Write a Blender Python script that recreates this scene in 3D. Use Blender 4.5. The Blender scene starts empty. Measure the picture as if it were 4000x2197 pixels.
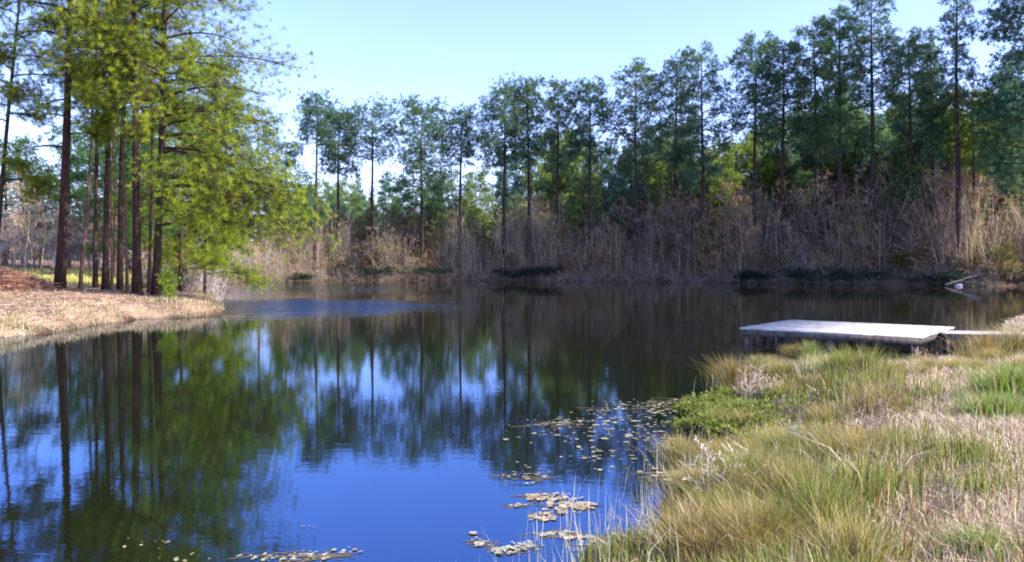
import bpy, math, random
import numpy as np
from mathutils import Vector

# ------------------------------------------------------------------ basics
F = 3140.0            # focal length in photo pixels (4000 wide)
HZ = 1030.0           # horizon row
EYE = 2.0             # eye height over the water
scene = bpy.context.scene
C = scene.collection
rng = np.random.default_rng(11)
random.seed(5)

def px(x, D):                     # photo column -> world x at distance D
    return (x - 2000.0) / F * D
def zr(y, D):                     # photo row -> world z at distance D
    return EYE + (HZ - y) / F * D

def link(o, parent=None):
    C.objects.link(o)
    if parent is not None:
        o.parent = parent
    return o

def tag(o, label=None, cat=None, group=None, kind=None):
    if label: o['label'] = label
    if cat: o['category'] = cat
    if group: o['group'] = group
    if kind: o['kind'] = kind
    return o

def empty(name, loc=(0, 0, 0), rz=0.0):
    o = bpy.data.objects.new(name, None)
    o.empty_display_size = 0.3
    o.location = loc; o.rotation_euler = (0, 0, rz)
    return link(o)

class MB:
    """numpy mesh collector; faces of 3 or 4 corners, optional per-vertex colour"""
    def __init__(s):
        s.v = []; s.f3 = []; s.f4 = []; s.c = []; s.n = 0
    def add(s, v, f3=None, f4=None, col=(1, 1, 1)):
        v = np.asarray(v, dtype=np.float32).reshape(-1, 3)
        c = np.asarray(col, dtype=np.float32)
        if c.ndim == 1: c = np.repeat(c[None, :], len(v), 0)
        s.v.append(v); s.c.append(c)
        if f3 is not None and len(f3): s.f3.append(np.asarray(f3, dtype=np.int32) + s.n)
        if f4 is not None and len(f4): s.f4.append(np.asarray(f4, dtype=np.int32) + s.n)
        s.n += len(v)
    def mesh(s, name, mat, smooth=False):
        v = np.concatenate(s.v); c = np.concatenate(s.c)
        f3 = np.concatenate(s.f3) if s.f3 else np.zeros((0, 3), np.int32)
        f4 = np.concatenate(s.f4) if s.f4 else np.zeros((0, 4), np.int32)
        me = bpy.data.meshes.new(name)
        me.vertices.add(len(v)); me.vertices.foreach_set('co', v.ravel())
        nl = f3.size + f4.size
        me.loops.add(nl)
        me.loops.foreach_set('vertex_index', np.concatenate([f3.ravel(), f4.ravel()]).astype(np.int32))
        me.polygons.add(len(f3) + len(f4))
        st = np.concatenate([np.arange(len(f3)) * 3, f3.size + np.arange(len(f4)) * 4]).astype(np.int32)
        me.polygons.foreach_set('loop_start', st)
        if smooth: me.polygons.foreach_set('use_smooth', np.ones(len(st), dtype=bool))
        me.update(calc_edges=True)
        a = me.color_attributes.new('Col', 'FLOAT_COLOR', 'POINT')
        cc = np.ones((len(v), 4), np.float32); cc[:, :3] = c
        a.data.foreach_set('color', cc.ravel())
        me.materials.append(mat)
        return me
    def build(s, name, mat, parent=None, smooth=False):
        return link(bpy.data.objects.new(name, s.mesh(name, mat, smooth)), parent)

def unit(a):
    return a / np.maximum(np.linalg.norm(a, axis=-1, keepdims=True), 1e-9)

def segs(mb, A, B, r0, r1, col=(1, 1, 1), k=3):
    """many separate tapered twigs at once"""
    A = np.asarray(A, float).reshape(-1, 3); B = np.asarray(B, float).reshape(-1, 3); n = len(A)
    if n == 0: return
    r0 = np.broadcast_to(r0, (n,)); r1 = np.broadcast_to(r1, (n,))
    d = unit(B - A)
    ref = np.where(np.abs(d[:, 2:3]) > .9, np.array([[1., 0, 0]]), np.array([[0., 0, 1.]]))
    u = unit(np.cross(d, ref)); w = np.cross(d, u)
    ang = np.arange(k) * 2 * np.pi / k
    ring = u[:, None, :] * np.cos(ang)[None, :, None] + w[:, None, :] * np.sin(ang)[None, :, None]
    v = np.concatenate([A[:, None, :] + ring * r0[:, None, None], B[:, None, :] + ring * r1[:, None, None]], 1)
    base = np.arange(n)[:, None] * (2 * k)
    fs = [base + np.array([[i, (i + 1) % k, k + (i + 1) % k, k + i]]) for i in range(k)]
    c = np.asarray(col, float)
    if c.ndim == 2: c = np.repeat(c, 2 * k, 0)
    mb.add(v.reshape(-1, 3), f4=np.concatenate(fs, 0), col=c)

def tube(mb, P, R, k=8, col=(1, 1, 1)):
    P = np.asarray(P, float); n = len(P); R = np.broadcast_to(R, (n,))
    T = unit(np.gradient(P, axis=0))
    ref = np.array([1., 0, 0]) if abs(T[0, 2]) > .7 else np.array([0, 0, 1.])
    u = unit(np.cross(T, ref)); w = np.cross(T, u)
    ang = np.arange(k) * 2 * np.pi / k
    v = P[:, None] + (u[:, None] * np.cos(ang)[None, :, None] + w[:, None] * np.sin(ang)[None, :, None]) * R[:, None, None]
    f = [[i * k + j, i * k + (j + 1) % k, (i + 1) * k + (j + 1) % k, (i + 1) * k + j] for i in range(n - 1) for j in range(k)]
    v = v.reshape(-1, 3)
    v = np.concatenate([v, P[:1], P[-1:]])
    caps = [[n * k, (j + 1) % k, j] for j in range(k)] + [[n * k + 1, (n - 1) * k + j, (n - 1) * k + (j + 1) % k] for j in range(k)]
    mb.add(v, f3=caps, f4=f, col=col)

def box(mb, c, s, u=(1, 0, 0), col=(1, 1, 1)):
    u = np.array(u, float); u /= np.linalg.norm(u); w = np.array([-u[1], u[0], 0.]); z = np.array([0, 0, 1.])
    c = np.array(c, float); v = []
    for a in (-1, 1):
        for b in (-1, 1):
            for d in (-1, 1):
                v.append(c + u * a * s[0] / 2 + w * b * s[1] / 2 + z * d * s[2] / 2)
    mb.add(v, f4=[[0, 1, 3, 2], [4, 6, 7, 5], [0, 4, 5, 1], [2, 3, 7, 6], [0, 2, 6, 4], [1, 5, 7, 3]], col=col)

def tufts(mb, P, Dn, M, L, W, r, c0, c1, spread=.9):
    """needle tufts: M narrow triangles fanning from each point"""
    n = len(P)
    P = np.repeat(P, M, 0); Dn = np.repeat(Dn, M, 0)
    d = unit(Dn + r.normal(size=(n * M, 3)) * spread)
    side = unit(np.cross(d, r.normal(size=(n * M, 3))))
    l = L * r.uniform(.6, 1.15, (n * M, 1))
    w = W * r.uniform(.7, 1.2, (n * M, 1)) * .5
    mid = P + d * l * .45
    v = np.stack([P, mid + side * w, P + d * l, mid - side * w], 1).reshape(-1, 3)
    b = np.arange(n * M)[:, None] * 4
    t = np.repeat(r.uniform(0, 1, (n, 1)), M, 0)
    col = np.array(c0) * (1 - t) + np.array(c1) * t
    col = col * r.uniform(.8, 1.2, (n * M, 1))
    mb.add(v, f4=b + np.array([[0, 1, 2, 3]]), col=np.repeat(col, 4, 0))

# ------------------------------------------------------------------ materials
def new_mat(name):
    m = bpy.data.materials.new(name); m.use_nodes = True
    nt = m.node_tree; nt.nodes.clear()
    return m, nt, nt.nodes, nt.links

def mixc(nt, a, b, fac, mode='MIX'):
    n = nt.nodes.new('ShaderNodeMix'); n.data_type = 'RGBA'; n.blend_type = mode
    for sock, val in ((n.inputs[0], fac), (n.inputs[6], a), (n.inputs[7], b)):
        if hasattr(val, 'is_linked'): nt.links.new(val, sock)
        elif isinstance(val, (int, float)): sock.default_value = val
        else: sock.default_value = (*val, 1)
    return n.outputs[2]

def foliage_mat(name, transl=.45, tint=(1, 1, 1), rough=.55):
    m, nt, N, Lk = new_mat(name)
    out = N.new('ShaderNodeOutputMaterial')
    at = N.new('ShaderNodeAttribute'); at.attribute_name = 'Col'
    oi = N.new('ShaderNodeObjectInfo')
    c = mixc(nt, at.outputs['Color'], oi.outputs['Color'], 1.0, 'MULTIPLY')
    c = mixc(nt, c, tint, 1.0, 'MULTIPLY')
    p = N.new('ShaderNodeBsdfPrincipled'); p.inputs['Roughness'].default_value = rough
    p.inputs['Specular IOR Level'].default_value = .25
    Lk.new(c, p.inputs['Base Color'])
    t = N.new('ShaderNodeBsdfTranslucent'); Lk.new(c, t.inputs['Color'])
    mx = N.new('ShaderNodeMixShader'); mx.inputs[0].default_value = transl
    Lk.new(p.outputs[0], mx.inputs[1]); Lk.new(t.outputs[0], mx.inputs[2]); Lk.new(mx.outputs[0], out.inputs[0])
    return m

def solid_mat(name, c0, c1, scale=8, stretch=(1, 1, 1), rough=.9, bump=.5, usecol=True, coords='Object', spec=.2):
    m, nt, N, Lk = new_mat(name)
    out = N.new('ShaderNodeOutputMaterial')
    tc = N.new('ShaderNodeTexCoord'); mp = N.new('ShaderNodeMapping'); mp.inputs['Scale'].default_value = stretch
    Lk.new(tc.outputs[coords], mp.inputs[0])
    nz = N.new('ShaderNodeTexNoise'); nz.inputs['Scale'].default_value = scale; nz.inputs['Detail'].default_value = 6
    nz.inputs['Roughness'].default_value = .65
    Lk.new(mp.outputs[0], nz.inputs['Vector'])
    rp = N.new('ShaderNodeValToRGB')
    rp.color_ramp.elements[0].position = .34; rp.color_ramp.elements[0].color = (*c0, 1)
    rp.color_ramp.elements[1].position = .66; rp.color_ramp.elements[1].color = (*c1, 1)
    Lk.new(nz.outputs['Fac'], rp.inputs[0])
    c = rp.outputs[0]
    if usecol:
        at = N.new('ShaderNodeAttribute'); at.attribute_name = 'Col'
        c = mixc(nt, c, at.outputs['Color'], 1.0, 'MULTIPLY')
        oi = N.new('ShaderNodeObjectInfo')
        c = mixc(nt, c, oi.outputs['Color'], 1.0, 'MULTIPLY')
    p = N.new('ShaderNodeBsdfPrincipled'); p.inputs['Roughness'].default_value = rough
    p.inputs['Specular IOR Level'].default_value = spec
    Lk.new(c, p.inputs['Base Color'])
    b = N.new('ShaderNodeBump'); b.inputs['Strength'].default_value = bump; b.inputs['Distance'].default_value = .03
    Lk.new(nz.outputs['Fac'], b.inputs['Height']); Lk.new(b.outputs[0], p.inputs['Normal'])
    Lk.new(p.outputs[0], out.inputs[0])
    return m

M_needle = foliage_mat('needle_foliage', .5)
M_leaf = foliage_mat('leaf_foliage', .4)
M_grass = foliage_mat('grass_blades', .35, rough=.6)
M_bark = solid_mat('pine_bark', (.045, .028, .020), (.19, .12, .085), 5, (3, 3, .6), bump=.9)
M_twig = solid_mat('bare_twig', (.22, .19, .165), (.43, .385, .34), 3, bump=.2)
M_deck = solid_mat('weathered_boards', (.27, .25, .22), (.58, .55, .50), 6, (1, 1, 1), rough=.75, bump=.35)
M_beam = solid_mat('shaded_timber', (.06, .045, .035), (.15, .12, .095), 9, (1, 1, .4), bump=.5)  # dark timber, the shade of the dock's sides put into its colour
M_pad = foliage_mat('floating_leaf', .1, rough=.3)

# ground: colour comes from the terrain zones, broken up by litter noise
def ground_material():
    m, nt, N, Lk = new_mat('ground_litter')
    out = N.new('ShaderNodeOutputMaterial')
    at = N.new('ShaderNodeAttribute'); at.attribute_name = 'Col'
    tc = N.new('ShaderNodeTexCoord')
    n1 = N.new('ShaderNodeTexNoise'); n1.inputs['Scale'].default_value = .55; n1.inputs['Detail'].default_value = 8
    n2 = N.new('ShaderNodeTexNoise'); n2.inputs['Scale'].default_value = 14; n2.inputs['Detail'].default_value = 8; n2.inputs['Roughness'].default_value = .75
    Lk.new(tc.outputs['Object'], n1.inputs[0]); Lk.new(tc.outputs['Object'], n2.inputs[0])
    r1 = N.new('ShaderNodeValToRGB'); r1.color_ramp.elements[0].position = .35; r1.color_ramp.elements[1].position = .65
    r1.color_ramp.elements[0].color = (.55, .45, .42, 1); r1.color_ramp.elements[1].color = (1.15, 1.1, .95, 1)
    r2 = N.new('ShaderNodeValToRGB'); r2.color_ramp.elements[0].position = .38; r2.color_ramp.elements[1].position = .62
    r2.color_ramp.elements[0].color = (.45, .40, .36, 1); r2.color_ramp.elements[1].color = (1.2, 1.2, 1.15, 1)
    Lk.new(n1.outputs[0], r1.inputs[0]); Lk.new(n2.outputs[0], r2.inputs[0])
    c = mixc(nt, at.outputs['Color'], r1.outputs[0], 1., 'MULTIPLY')
    c = mixc(nt, c, r2.outputs[0], 1., 'MULTIPLY')
    p = N.new('ShaderNodeBsdfPrincipled'); p.inputs['Roughness'].default_value = .95; p.inputs['Specular IOR Level'].default_value = .1
    Lk.new(c, p.inputs['Base Color'])
    b = N.new('ShaderNodeBump'); b.inputs['Strength'].default_value = .8; b.inputs['Distance'].default_value = .06
    Lk.new(n2.outputs[0], b.inputs['Height']); Lk.new(b.outputs[0], p.inputs['Normal'])
    Lk.new(p.outputs[0], out.inputs[0])
    return m
M_ground = ground_material()

def water_material():
    m, nt, N, Lk = new_mat('pond_water')
    out = N.new('ShaderNodeOutputMaterial')
    tc = N.new('ShaderNodeTexCoord')
    # fine ripples, longer across the view than along it
    mp = N.new('ShaderNodeMapping'); mp.inputs['Scale'].default_value = (.9, 2.6, 1)
    Lk.new(tc.outputs['Object'], mp.inputs[0])
    n1 = N.new('ShaderNodeTexNoise'); n1.inputs['Scale'].default_value = 2.2; n1.inputs['Detail'].default_value = 4
    Lk.new(mp.outputs[0], n1.inputs[0])
    mp2 = N.new('ShaderNodeMapping'); mp2.inputs['Scale'].default_value = (2.5, 5.0, 1); mp2.inputs['Rotation'].default_value = (0, 0, .25)
    Lk.new(tc.outputs['Object'], mp2.inputs[0])
    n2 = N.new('ShaderNodeTexNoise'); n2.inputs['Scale'].default_value = 3.0; n2.inputs['Detail'].default_value = 3
    Lk.new(mp2.outputs[0], n2.inputs[0])
    # breeze patch: an ellipse on the pond where the wind ruffles the surface
    sp = N.new('ShaderNodeSeparateXYZ'); Lk.new(tc.outputs['Object'], sp.inputs[0])
    def math_(op, a, b=None, c=None, clamp=False):
        n = N.new('ShaderNodeMath'); n.operation = op; n.use_clamp = clamp
        for i, v in enumerate((a, b, c)):
            if v is None: continue
            if hasattr(v, 'is_linked'): Lk.new(v, n.inputs[i])
            else: n.inputs[i].default_value = v
        return n.outputs[0]
    wob = N.new('ShaderNodeTexNoise'); wob.inputs['Scale'].default_value = .12; wob.inputs['Detail'].default_value = 4
    Lk.new(tc.outputs['Object'], wob.inputs[0])
    mw_ = N.new('ShaderNodeMapping'); mw_.inputs['Scale'].default_value = (.35, 1.0, 1); Lk.new(tc.outputs['Object'], mw_.inputs[0])
    rag = N.new('ShaderNodeTexNoise'); rag.inputs['Scale'].default_value = .9; rag.inputs['Detail'].default_value = 5; Lk.new(mw_.outputs[0], rag.inputs[0])
    def ell(cx, cy, a, b, soft=2.5):
        dx = math_('DIVIDE', math_('SUBTRACT', sp.outputs[0], cx), a)
        dy = math_('DIVIDE', math_('SUBTRACT', sp.outputs[1], cy), b)
        q = math_('ADD', math_('MULTIPLY', dx, dx), math_('MULTIPLY', dy, dy))
        q = math_('ADD', q, math_('MULTIPLY', math_('SUBTRACT', wob.outputs[0], .5), 1.6))
        q = math_('ADD', q, math_('MULTIPLY', math_('SUBTRACT', rag.outputs[0], .5), 2.4))
        return math_('MULTIPLY', math_('SUBTRACT', 1.0, q), soft, clamp=True)
    patch = WIND[0]
    mask = ell(*WIND[0])
    for e in WIND[1:]: mask = math_('MAXIMUM', mask, ell(*e))
    amp1 = math_('ADD', math_('MULTIPLY', mask, WIND_AMP), CALM_AMP)
    hgt = math_('ADD', math_('MULTIPLY', n1.outputs[0], amp1), math_('MULTIPLY', n2.outputs[0], math_('ADD', math_('MULTIPLY', mask, WIND_AMP * .6), CALM_AMP * .5)))
    b = N.new('ShaderNodeBump'); b.inputs['Strength'].default_value = 1.0; b.inputs['Distance'].default_value = 1.0
    Lk.new(hgt, b.inputs['Height'])
    body = N.new('ShaderNodeBsdfDiffuse'); body.inputs['Color'].default_value = (.009, .009, .003, 1)
    gl = N.new('ShaderNodeBsdfGlossy'); gl.inputs['Roughness'].default_value = .02
    fr = N.new('ShaderNodeFresnel'); fr.inputs['IOR'].default_value = W_IOR
    mr = N.new('ShaderNodeMapRange'); mr.inputs[1].default_value = .32; mr.inputs[2].default_value = .75
    Lk.new(fr.outputs[0], mr.inputs[0]); Lk.new(mixc(nt, W_TINT[:3], (.93, .95, .95), mr.outputs[0]), gl.inputs['Color'])
    mx = N.new('ShaderNodeMixShader')
    Lk.new(b.outputs[0], gl.inputs['Normal']); Lk.new(b.outputs[0], fr.inputs['Normal'])
    Lk.new(fr.outputs[0], mx.inputs[0]); Lk.new(body.outputs[0], mx.inputs[1]); Lk.new(gl.outputs[0], mx.inputs[2])
    Lk.new(mx.outputs[0], out.inputs[0])
    return m
W_IOR = 3.1
W_TINT = (.30, .58, 1, 1)  # deepens the mirrored sky's blue through the reflection colour
CALM_AMP = .0007
WIND_AMP = .06
WIND = [(-11, 37.5, 8.5, 8.5, 1.0), (-15, 66, 13, 17, .3)]

# ------------------------------------------------------------------ terrain
POND = np.array([(-25, -6), (-10, -2), (-4, 1.5), (-1.2, 3.2), (0, 4.2), (.6, 5.3), (1.3, 6.6), (1.9, 7.5), (2.7, 8.6), (3.5, 9.6),
    (3.8, 10.6), (3.4, 11.7), (3.2, 12.8), (3.6, 13.2), (5, 14.3), (7.3, 15.2), (9.6, 15.8), (11.0, 17.0), (11.9, 19.6), (16, 26), (24, 36),
    (38, 50), (50, 61), (49, 70), (42, 70.5), (38.6, 71.5), (34, 75.5), (29, 77.5), (25.7, 80.5), (19.2, 85), (12, 89), (5.7, 90), (-3, 93),
    (-9, 94), (-15, 93), (-21, 94), (-25, 91), (-27.7, 86), (-26.1, 70), (-22.5, 60), (-19.6, 52), (-14.9, 41), (-12.6, 35), (-11.4, 31.5),
    (-12.2, 29.6), (-13.3, 29.6), (-13.5, 27), (-13.2, 23.4), (-14.2, 20.8), (-18, 18), (-28, 12), (-40, 0)], float)

def inside(x, y):
    r = np.zeros(x.shape, bool); n = len(POND)
    for i in range(n):
        x0, y0 = POND[i]; x1, y1 = POND[(i + 1) % n]
        c = ((y0 > y) != (y1 > y))
        xi = (x1 - x0) * (y - y0) / (y1 - y0 + 1e-12) + x0
        r ^= c & (x < xi)
    return r
def sdist(x, y):                  # + on land, - over water
    x = np.asarray(x, float); y = np.asarray(y, float)
    d = np.full(x.shape, 1e9); n = len(POND)
    for i in range(n):
        x0, y0 = POND[i]; x1, y1 = POND[(i + 1) % n]
        ex, ey = x1 - x0, y1 - y0
        t = np.clip(((x - x0) * ex + (y - y0) * ey) / (ex * ex + ey * ey), 0, 1)
        d = np.minimum(d, np.hypot(x - x0 - t * ex, y - y0 - t * ey))
    return np.where(inside(x, y), -d, d)
def wav(x, y):
    return (np.sin(x * 1.3 + 1.7 * np.sin(y * .7)) * np.cos(y * 1.1 + 1.1 * np.sin(x * .9)) + .5 * np.sin(x * 3.1 + y * 2.3 + 1) * np.sin(y * 3.7 - x * 1.2))
def height(x, y):
    x = np.asarray(x, float); y = np.asarray(y, float)
    d = sdist(x, y) + .18 * wav(x * 1.4, y * 1.4)
    far = np.clip((y - 45) / 25, 0, 1)
    left = np.clip((-x - 8) / 3, 0, 1) * (1 - far)
    near = 1 - np.clip((y - 30) / 5, 0, 1); near = near * np.clip((x + 6) / 2, 0, 1)
    land = (.34 - .20 * near) * (1 - np.exp(-np.maximum(d, 0) / .7)) + (.26 + .12 * near + .25 * left) * (1 - np.exp(-np.maximum(d, 0) / 3.5))
    land = land + far * (.7 * (1 - np.exp(-np.maximum(d, 0) / 1.5)) + np.clip(d, 0, 90) * .02)
    land = land + (.03 + .1 * far) * wav(x * .8, y * .8) * np.clip(d, 0, 1) + .05 * wav(x * .23 + 2, y * .23) * np.clip(d / 4, 0, 1)
    water = -1.1 * (1 - np.exp(np.minimum(d, 0) / 1.2)) - .02
    return np.where(d > 0, land, water)
def gz(x, y): return float(height(np.array([x]), np.array([y]))[0])

def axis(lo, hi, step, far, grow=1.12):
    a = list(np.arange(lo, hi + 1e-6, step)); s = step
    b = a[-1]
    up = []; 
    while b < far: s *= grow; b += s; up.append(b)
    s = step; b = a[0]; dn = []
    while b > -far: s *= grow; b -= s; dn.append(b)
    return np.array(dn[::-1] + a + up)
xs = axis(-20, 16, .22, 1800); ys = axis(0, 40, .25, 1800, 1.05)
X, Y = np.meshgrid(xs, ys)
Z = height(X, Y)
Sd = sdist(X, Y)
nx, ny = len(xs), len(ys)
idx = np.arange(nx * ny).reshape(ny, nx)
f4 = np.stack([idx[:-1, :-1], idx[:-1, 1:], idx[1:, 1:], idx[1:, :-1]], -1).reshape(-1, 4)
litter = np.array([.20, .15, .125]); straw = np.array([.44, .34, .23]); dirt = np.array([.40, .31, .24]); mud_shade = np.array([.08, .06, .045]); grassy = np.array([.26, .25, .09])
col = np.zeros((ny, nx, 3)) + straw
farm = np.clip((Y - 42) / 8, 0, 1)[..., None]
col = col * (1 - farm) + litter * farm
leftm = (np.clip((-X - 8) / 2, 0, 1) * np.clip((46 - Y) / 4, 0, 1))[..., None]
col = col * (1 - leftm) + dirt * leftm
# leaf litter with the pines' shade painted in, pale dirt lip by the water, grassy clearing further back
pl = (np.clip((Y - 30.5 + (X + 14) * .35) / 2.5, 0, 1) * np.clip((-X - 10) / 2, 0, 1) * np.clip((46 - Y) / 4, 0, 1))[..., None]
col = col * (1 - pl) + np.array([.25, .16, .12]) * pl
gl = (np.clip((Y - 42) / 3, 0, 1) * np.clip((66 - Y) / 6, 0, 1) * np.clip((-X - 19) / 4, 0, 1))[..., None]
col = col * (1 - gl) + np.array([.40, .38, .13]) * gl
strip = (np.clip(.9 - (X - (1.9 + .42 * (Y - 4.3))) * 1.2, 0, 1) * np.clip((X + 3) / 2, 0, 1) * np.clip((24 - Y) / 3, 0, 1))[..., None]
col = col * (1 - strip) + np.array([.17, .13, .07]) * strip  # brown ground, darkened to paint the shade between grass blades
wet_shade = np.clip(1 - (Sd + .05 + .25 * wav(X * 2.1, Y * 2.1)) / (.5 + 1.3 * farm[..., 0]), 0, 1)[..., None]  # wet mud rim, widened on the far bank to paint the undercut's shade
col = col * (1 - wet_shade) + mud_shade * wet_shade
g = MB(); g.add(np.stack([X, Y, Z], -1).reshape(-1, 3), f4=f4, col=col.reshape(-1, 3))
ground = g.build('ground', M_ground, smooth=True); tag(ground, kind='structure')

w = MB(); w.add([(-60, -12, 0), (60, -12, 0), (60, 100, 0), (-60, 100, 0)], f4=[[0, 1, 2, 3]])
water = w.build('water', water_material()); tag(water, kind='structure')

# ------------------------------------------------------------------ pines
def pine_meshes(seed, H, r0, cb, R, nb, nt, M=10, L=.35, W=.045, c0=(.03, .055, .03), c1=(.06, .10, .04), lean=(0, 0),
                shape='round', extra=(), k=8, clump=.22, twigs=False, dead=6, bend=.15, flat=.10, kinks=0, fill=.35):
    """trunk, limbs and needle crown of one pine with its foot at the origin"""
    r = np.random.default_rng(seed)
    nseg = 14
    t = np.linspace(0, 1, nseg)
    ph = r.uniform(0, 6.28, 4)
    P = np.stack([lean[0] * t * H + bend * np.sin(t * 5 + ph[0]) * t, lean[1] * t * H + bend * np.sin(t * 4 + ph[1]) * t, t * H - .15 * (t == 0)], 1)
    Rr = r0 * (1 - t) ** .75 + .018
    Rr[0] *= 1.35; Rr[1] *= 1.03
    tr = MB(); tube(tr, P, Rr, k=k)
    def at(z):
        s = np.clip(z / H, 0, 1)
        return np.array([np.interp(s, t, P[:, i]) for i in range(3)]), float(np.interp(s, t, Rr))
    lb = tr; fo = MB()
    brs = []
    ga = r.uniform(0, 6.28)
    for i in range(nb):
        q = (i + .5) / nb
        z = cb + (H * .985 - cb) * q ** .92
        tt = (z - cb) / (H - cb)
        if shape == 'round': rad = R * max(.3, math.sin(math.pi * (.22 + .64 * tt)) ** .8)
        elif shape == 'cone': rad = R * max(.12, (1 - tt) ** .8)
        elif shape == 'umbrella': rad = R * max(.35, math.sin(math.pi * (.28 + .68 * tt)) ** .5)
        else: rad = R * (.55 + .45 * math.sin(math.pi * (.1 + .85 * tt)))
        rad *= r.uniform(.62, 1.12)
        ga += 2.4 + r.uniform(-.5, .5)
        up = r.uniform(.05, .35) + .55 * tt; dr = r.uniform(.25, .55)
        brs.append((z, ga, rad, up, dr, 1.0))
    for e in extra: brs.append(e)
    tot = sum(b[2] * b[5] for b in brs)
    Ps = []; Ds = []; A = []; B = []
    for (z, az, ln, up, dr, wgt) in brs:
        o, tr_r = at(z)
        s = np.linspace(0, 1, 8)
        d = np.array([math.cos(az), math.sin(az), 0.])
        sw = r.uniform(-.18, .18); sd_ = np.array([-d[1], d[0], 0])
        pts = o + d * (ln * s)[:, None] + sd_ * (sw * ln * s * s)[:, None] + np.array([0, 0, 1.]) * ((up * s - dr * s * s) * ln)[:, None]
        br = max(.012, min(tr_r * .55, .022 * ln + .008))
        tube(lb, pts, br * (1 - s * .85), k=4 if k > 6 else 3)
        n = max(4, int(nt * ln * wgt / tot))
        u = r.uniform(fill, 1.0, n) ** .8
        ctr = np.stack([np.interp(u, s, pts[:, j]) for j in range(3)], 1)
        # sub-clumps along the branch
        nc = max(3, int(ln * 2.2)); cu = r.uniform(.35, 1, nc); cs = np.clip(r.normal(size=(nc,)), -1.6, 1.6) * clump * 1.1 * ln; cz = r.normal(size=(nc,)) * flat * ln + .05 * ln
        pick = r.integers(0, nc, n)
        ccs = np.stack([np.interp(cu, s, pts[:, j]) for j in range(3)], 1) + sd_ * (cs * (.4 + .6 * (1 - cu)) )[:, None] + np.array([0, 0, 1.]) * cz[:, None]
        size = max(.34, .17 * ln)
        pp = ccs[pick] + np.clip(r.normal(size=(n, 3)), -1.7, 1.7) * np.array([size, size, size * .62])
        loose = r.uniform(size=n) < .25
        pp[loose] = ctr[loose] + r.normal(size=(int(loose.sum()), 3)) * size * .5
        Ps.append(pp); Ds.append(unit(pp - o + np.array([0, 0, .35 * ln])) * .8 + np.array([0, 0, .35]))
        if twigs:
            A.append(ccs[pick]); B.append(pp)
            base = np.stack([np.interp(np.maximum(cu - .15, .1), s, pts[:, j]) for j in range(3)], 1)
            segs(lb, base, ccs, .018, .009)
    for i in range(dead):
        z = r.uniform(H * .18, max(cb, H * .2)); o, tr_r = at(z); a = r.uniform(0, 6.28); l = r.uniform(.3, 1.1)
        segs(lb, [o], [o + np.array([math.cos(a) * l, math.sin(a) * l, r.uniform(-.1, .3) * l])], .018, .006)
    if twigs: segs(lb, np.concatenate(A), np.concatenate(B), .006, .003)
    Pn = np.concatenate(Ps); Dd = np.concatenate(Ds)
    tufts(fo, Pn, Dd, M, L, W, r, c0, c1, spread=.85)
    return tr, fo

def pine(name, loc, label, meshes=None, color=(1, 1, 1), group=None, cat='pine tree', bark=M_bark, rz=0, barkcol=(1, 1, 1)):
    root = empty(name, loc, rz); tag(root, label, cat, group)
    tr, fo = meshes
    for nm, mb, mt, cc in (('trunk', tr, bark, barkcol), ('crown', fo, M_needle, color)):
        o = mb.build(nm, mt, root, smooth=(nm == 'trunk')); o.color = (*cc, 1)
    return root

def copy_thing(src, loc, rz, sc, color=None, label=None, group=None, barkcol=None):
    c = src.copy(); C.objects.link(c); c.location = loc; c.rotation_euler = (0, 0, rz); c.scale = sc
    if label: c['label'] = label
    if group: c['group'] = group
    for ch in src.children:
        d = ch.copy(); C.objects.link(d); d.parent = c
        if color is not None and ch.name.split('.')[0] in ('crown', 'leaves', 'twigs'): d.color = (*color, 1)
        if barkcol is not None and ch.name.split('.')[0] in ('trunk', 'branches'): d.color = (*barkcol, 1)
    return c

NEAR = dict(M=22, L=.23, W=.0165, c0=(.07, .14, .016), c1=(.42, .48, .03), k=10, twigs=True)
def near_pine(base, D, topx, r0, H, cb, R, nb, nt, label, seed, bark=(1, 1, 1), color=(1, 1, 1), depthlean=0, **kw):
    x = px(base, D); z = gz(x, D)
    Dy0 = (zr(0, D) - z)                       # height where photo row 0 is crossed
    lx = (px(topx, D) - x) / Dy0
    a = dict(NEAR); a.update(kw)
    ms = pine_meshes(seed, H, r0, cb, R, nb, nt, lean=(lx, depthlean), bend=.12, **a)
    return pine('pine_tree', (x, D, z), label, ms, color=color, barkcol=bark)

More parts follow.
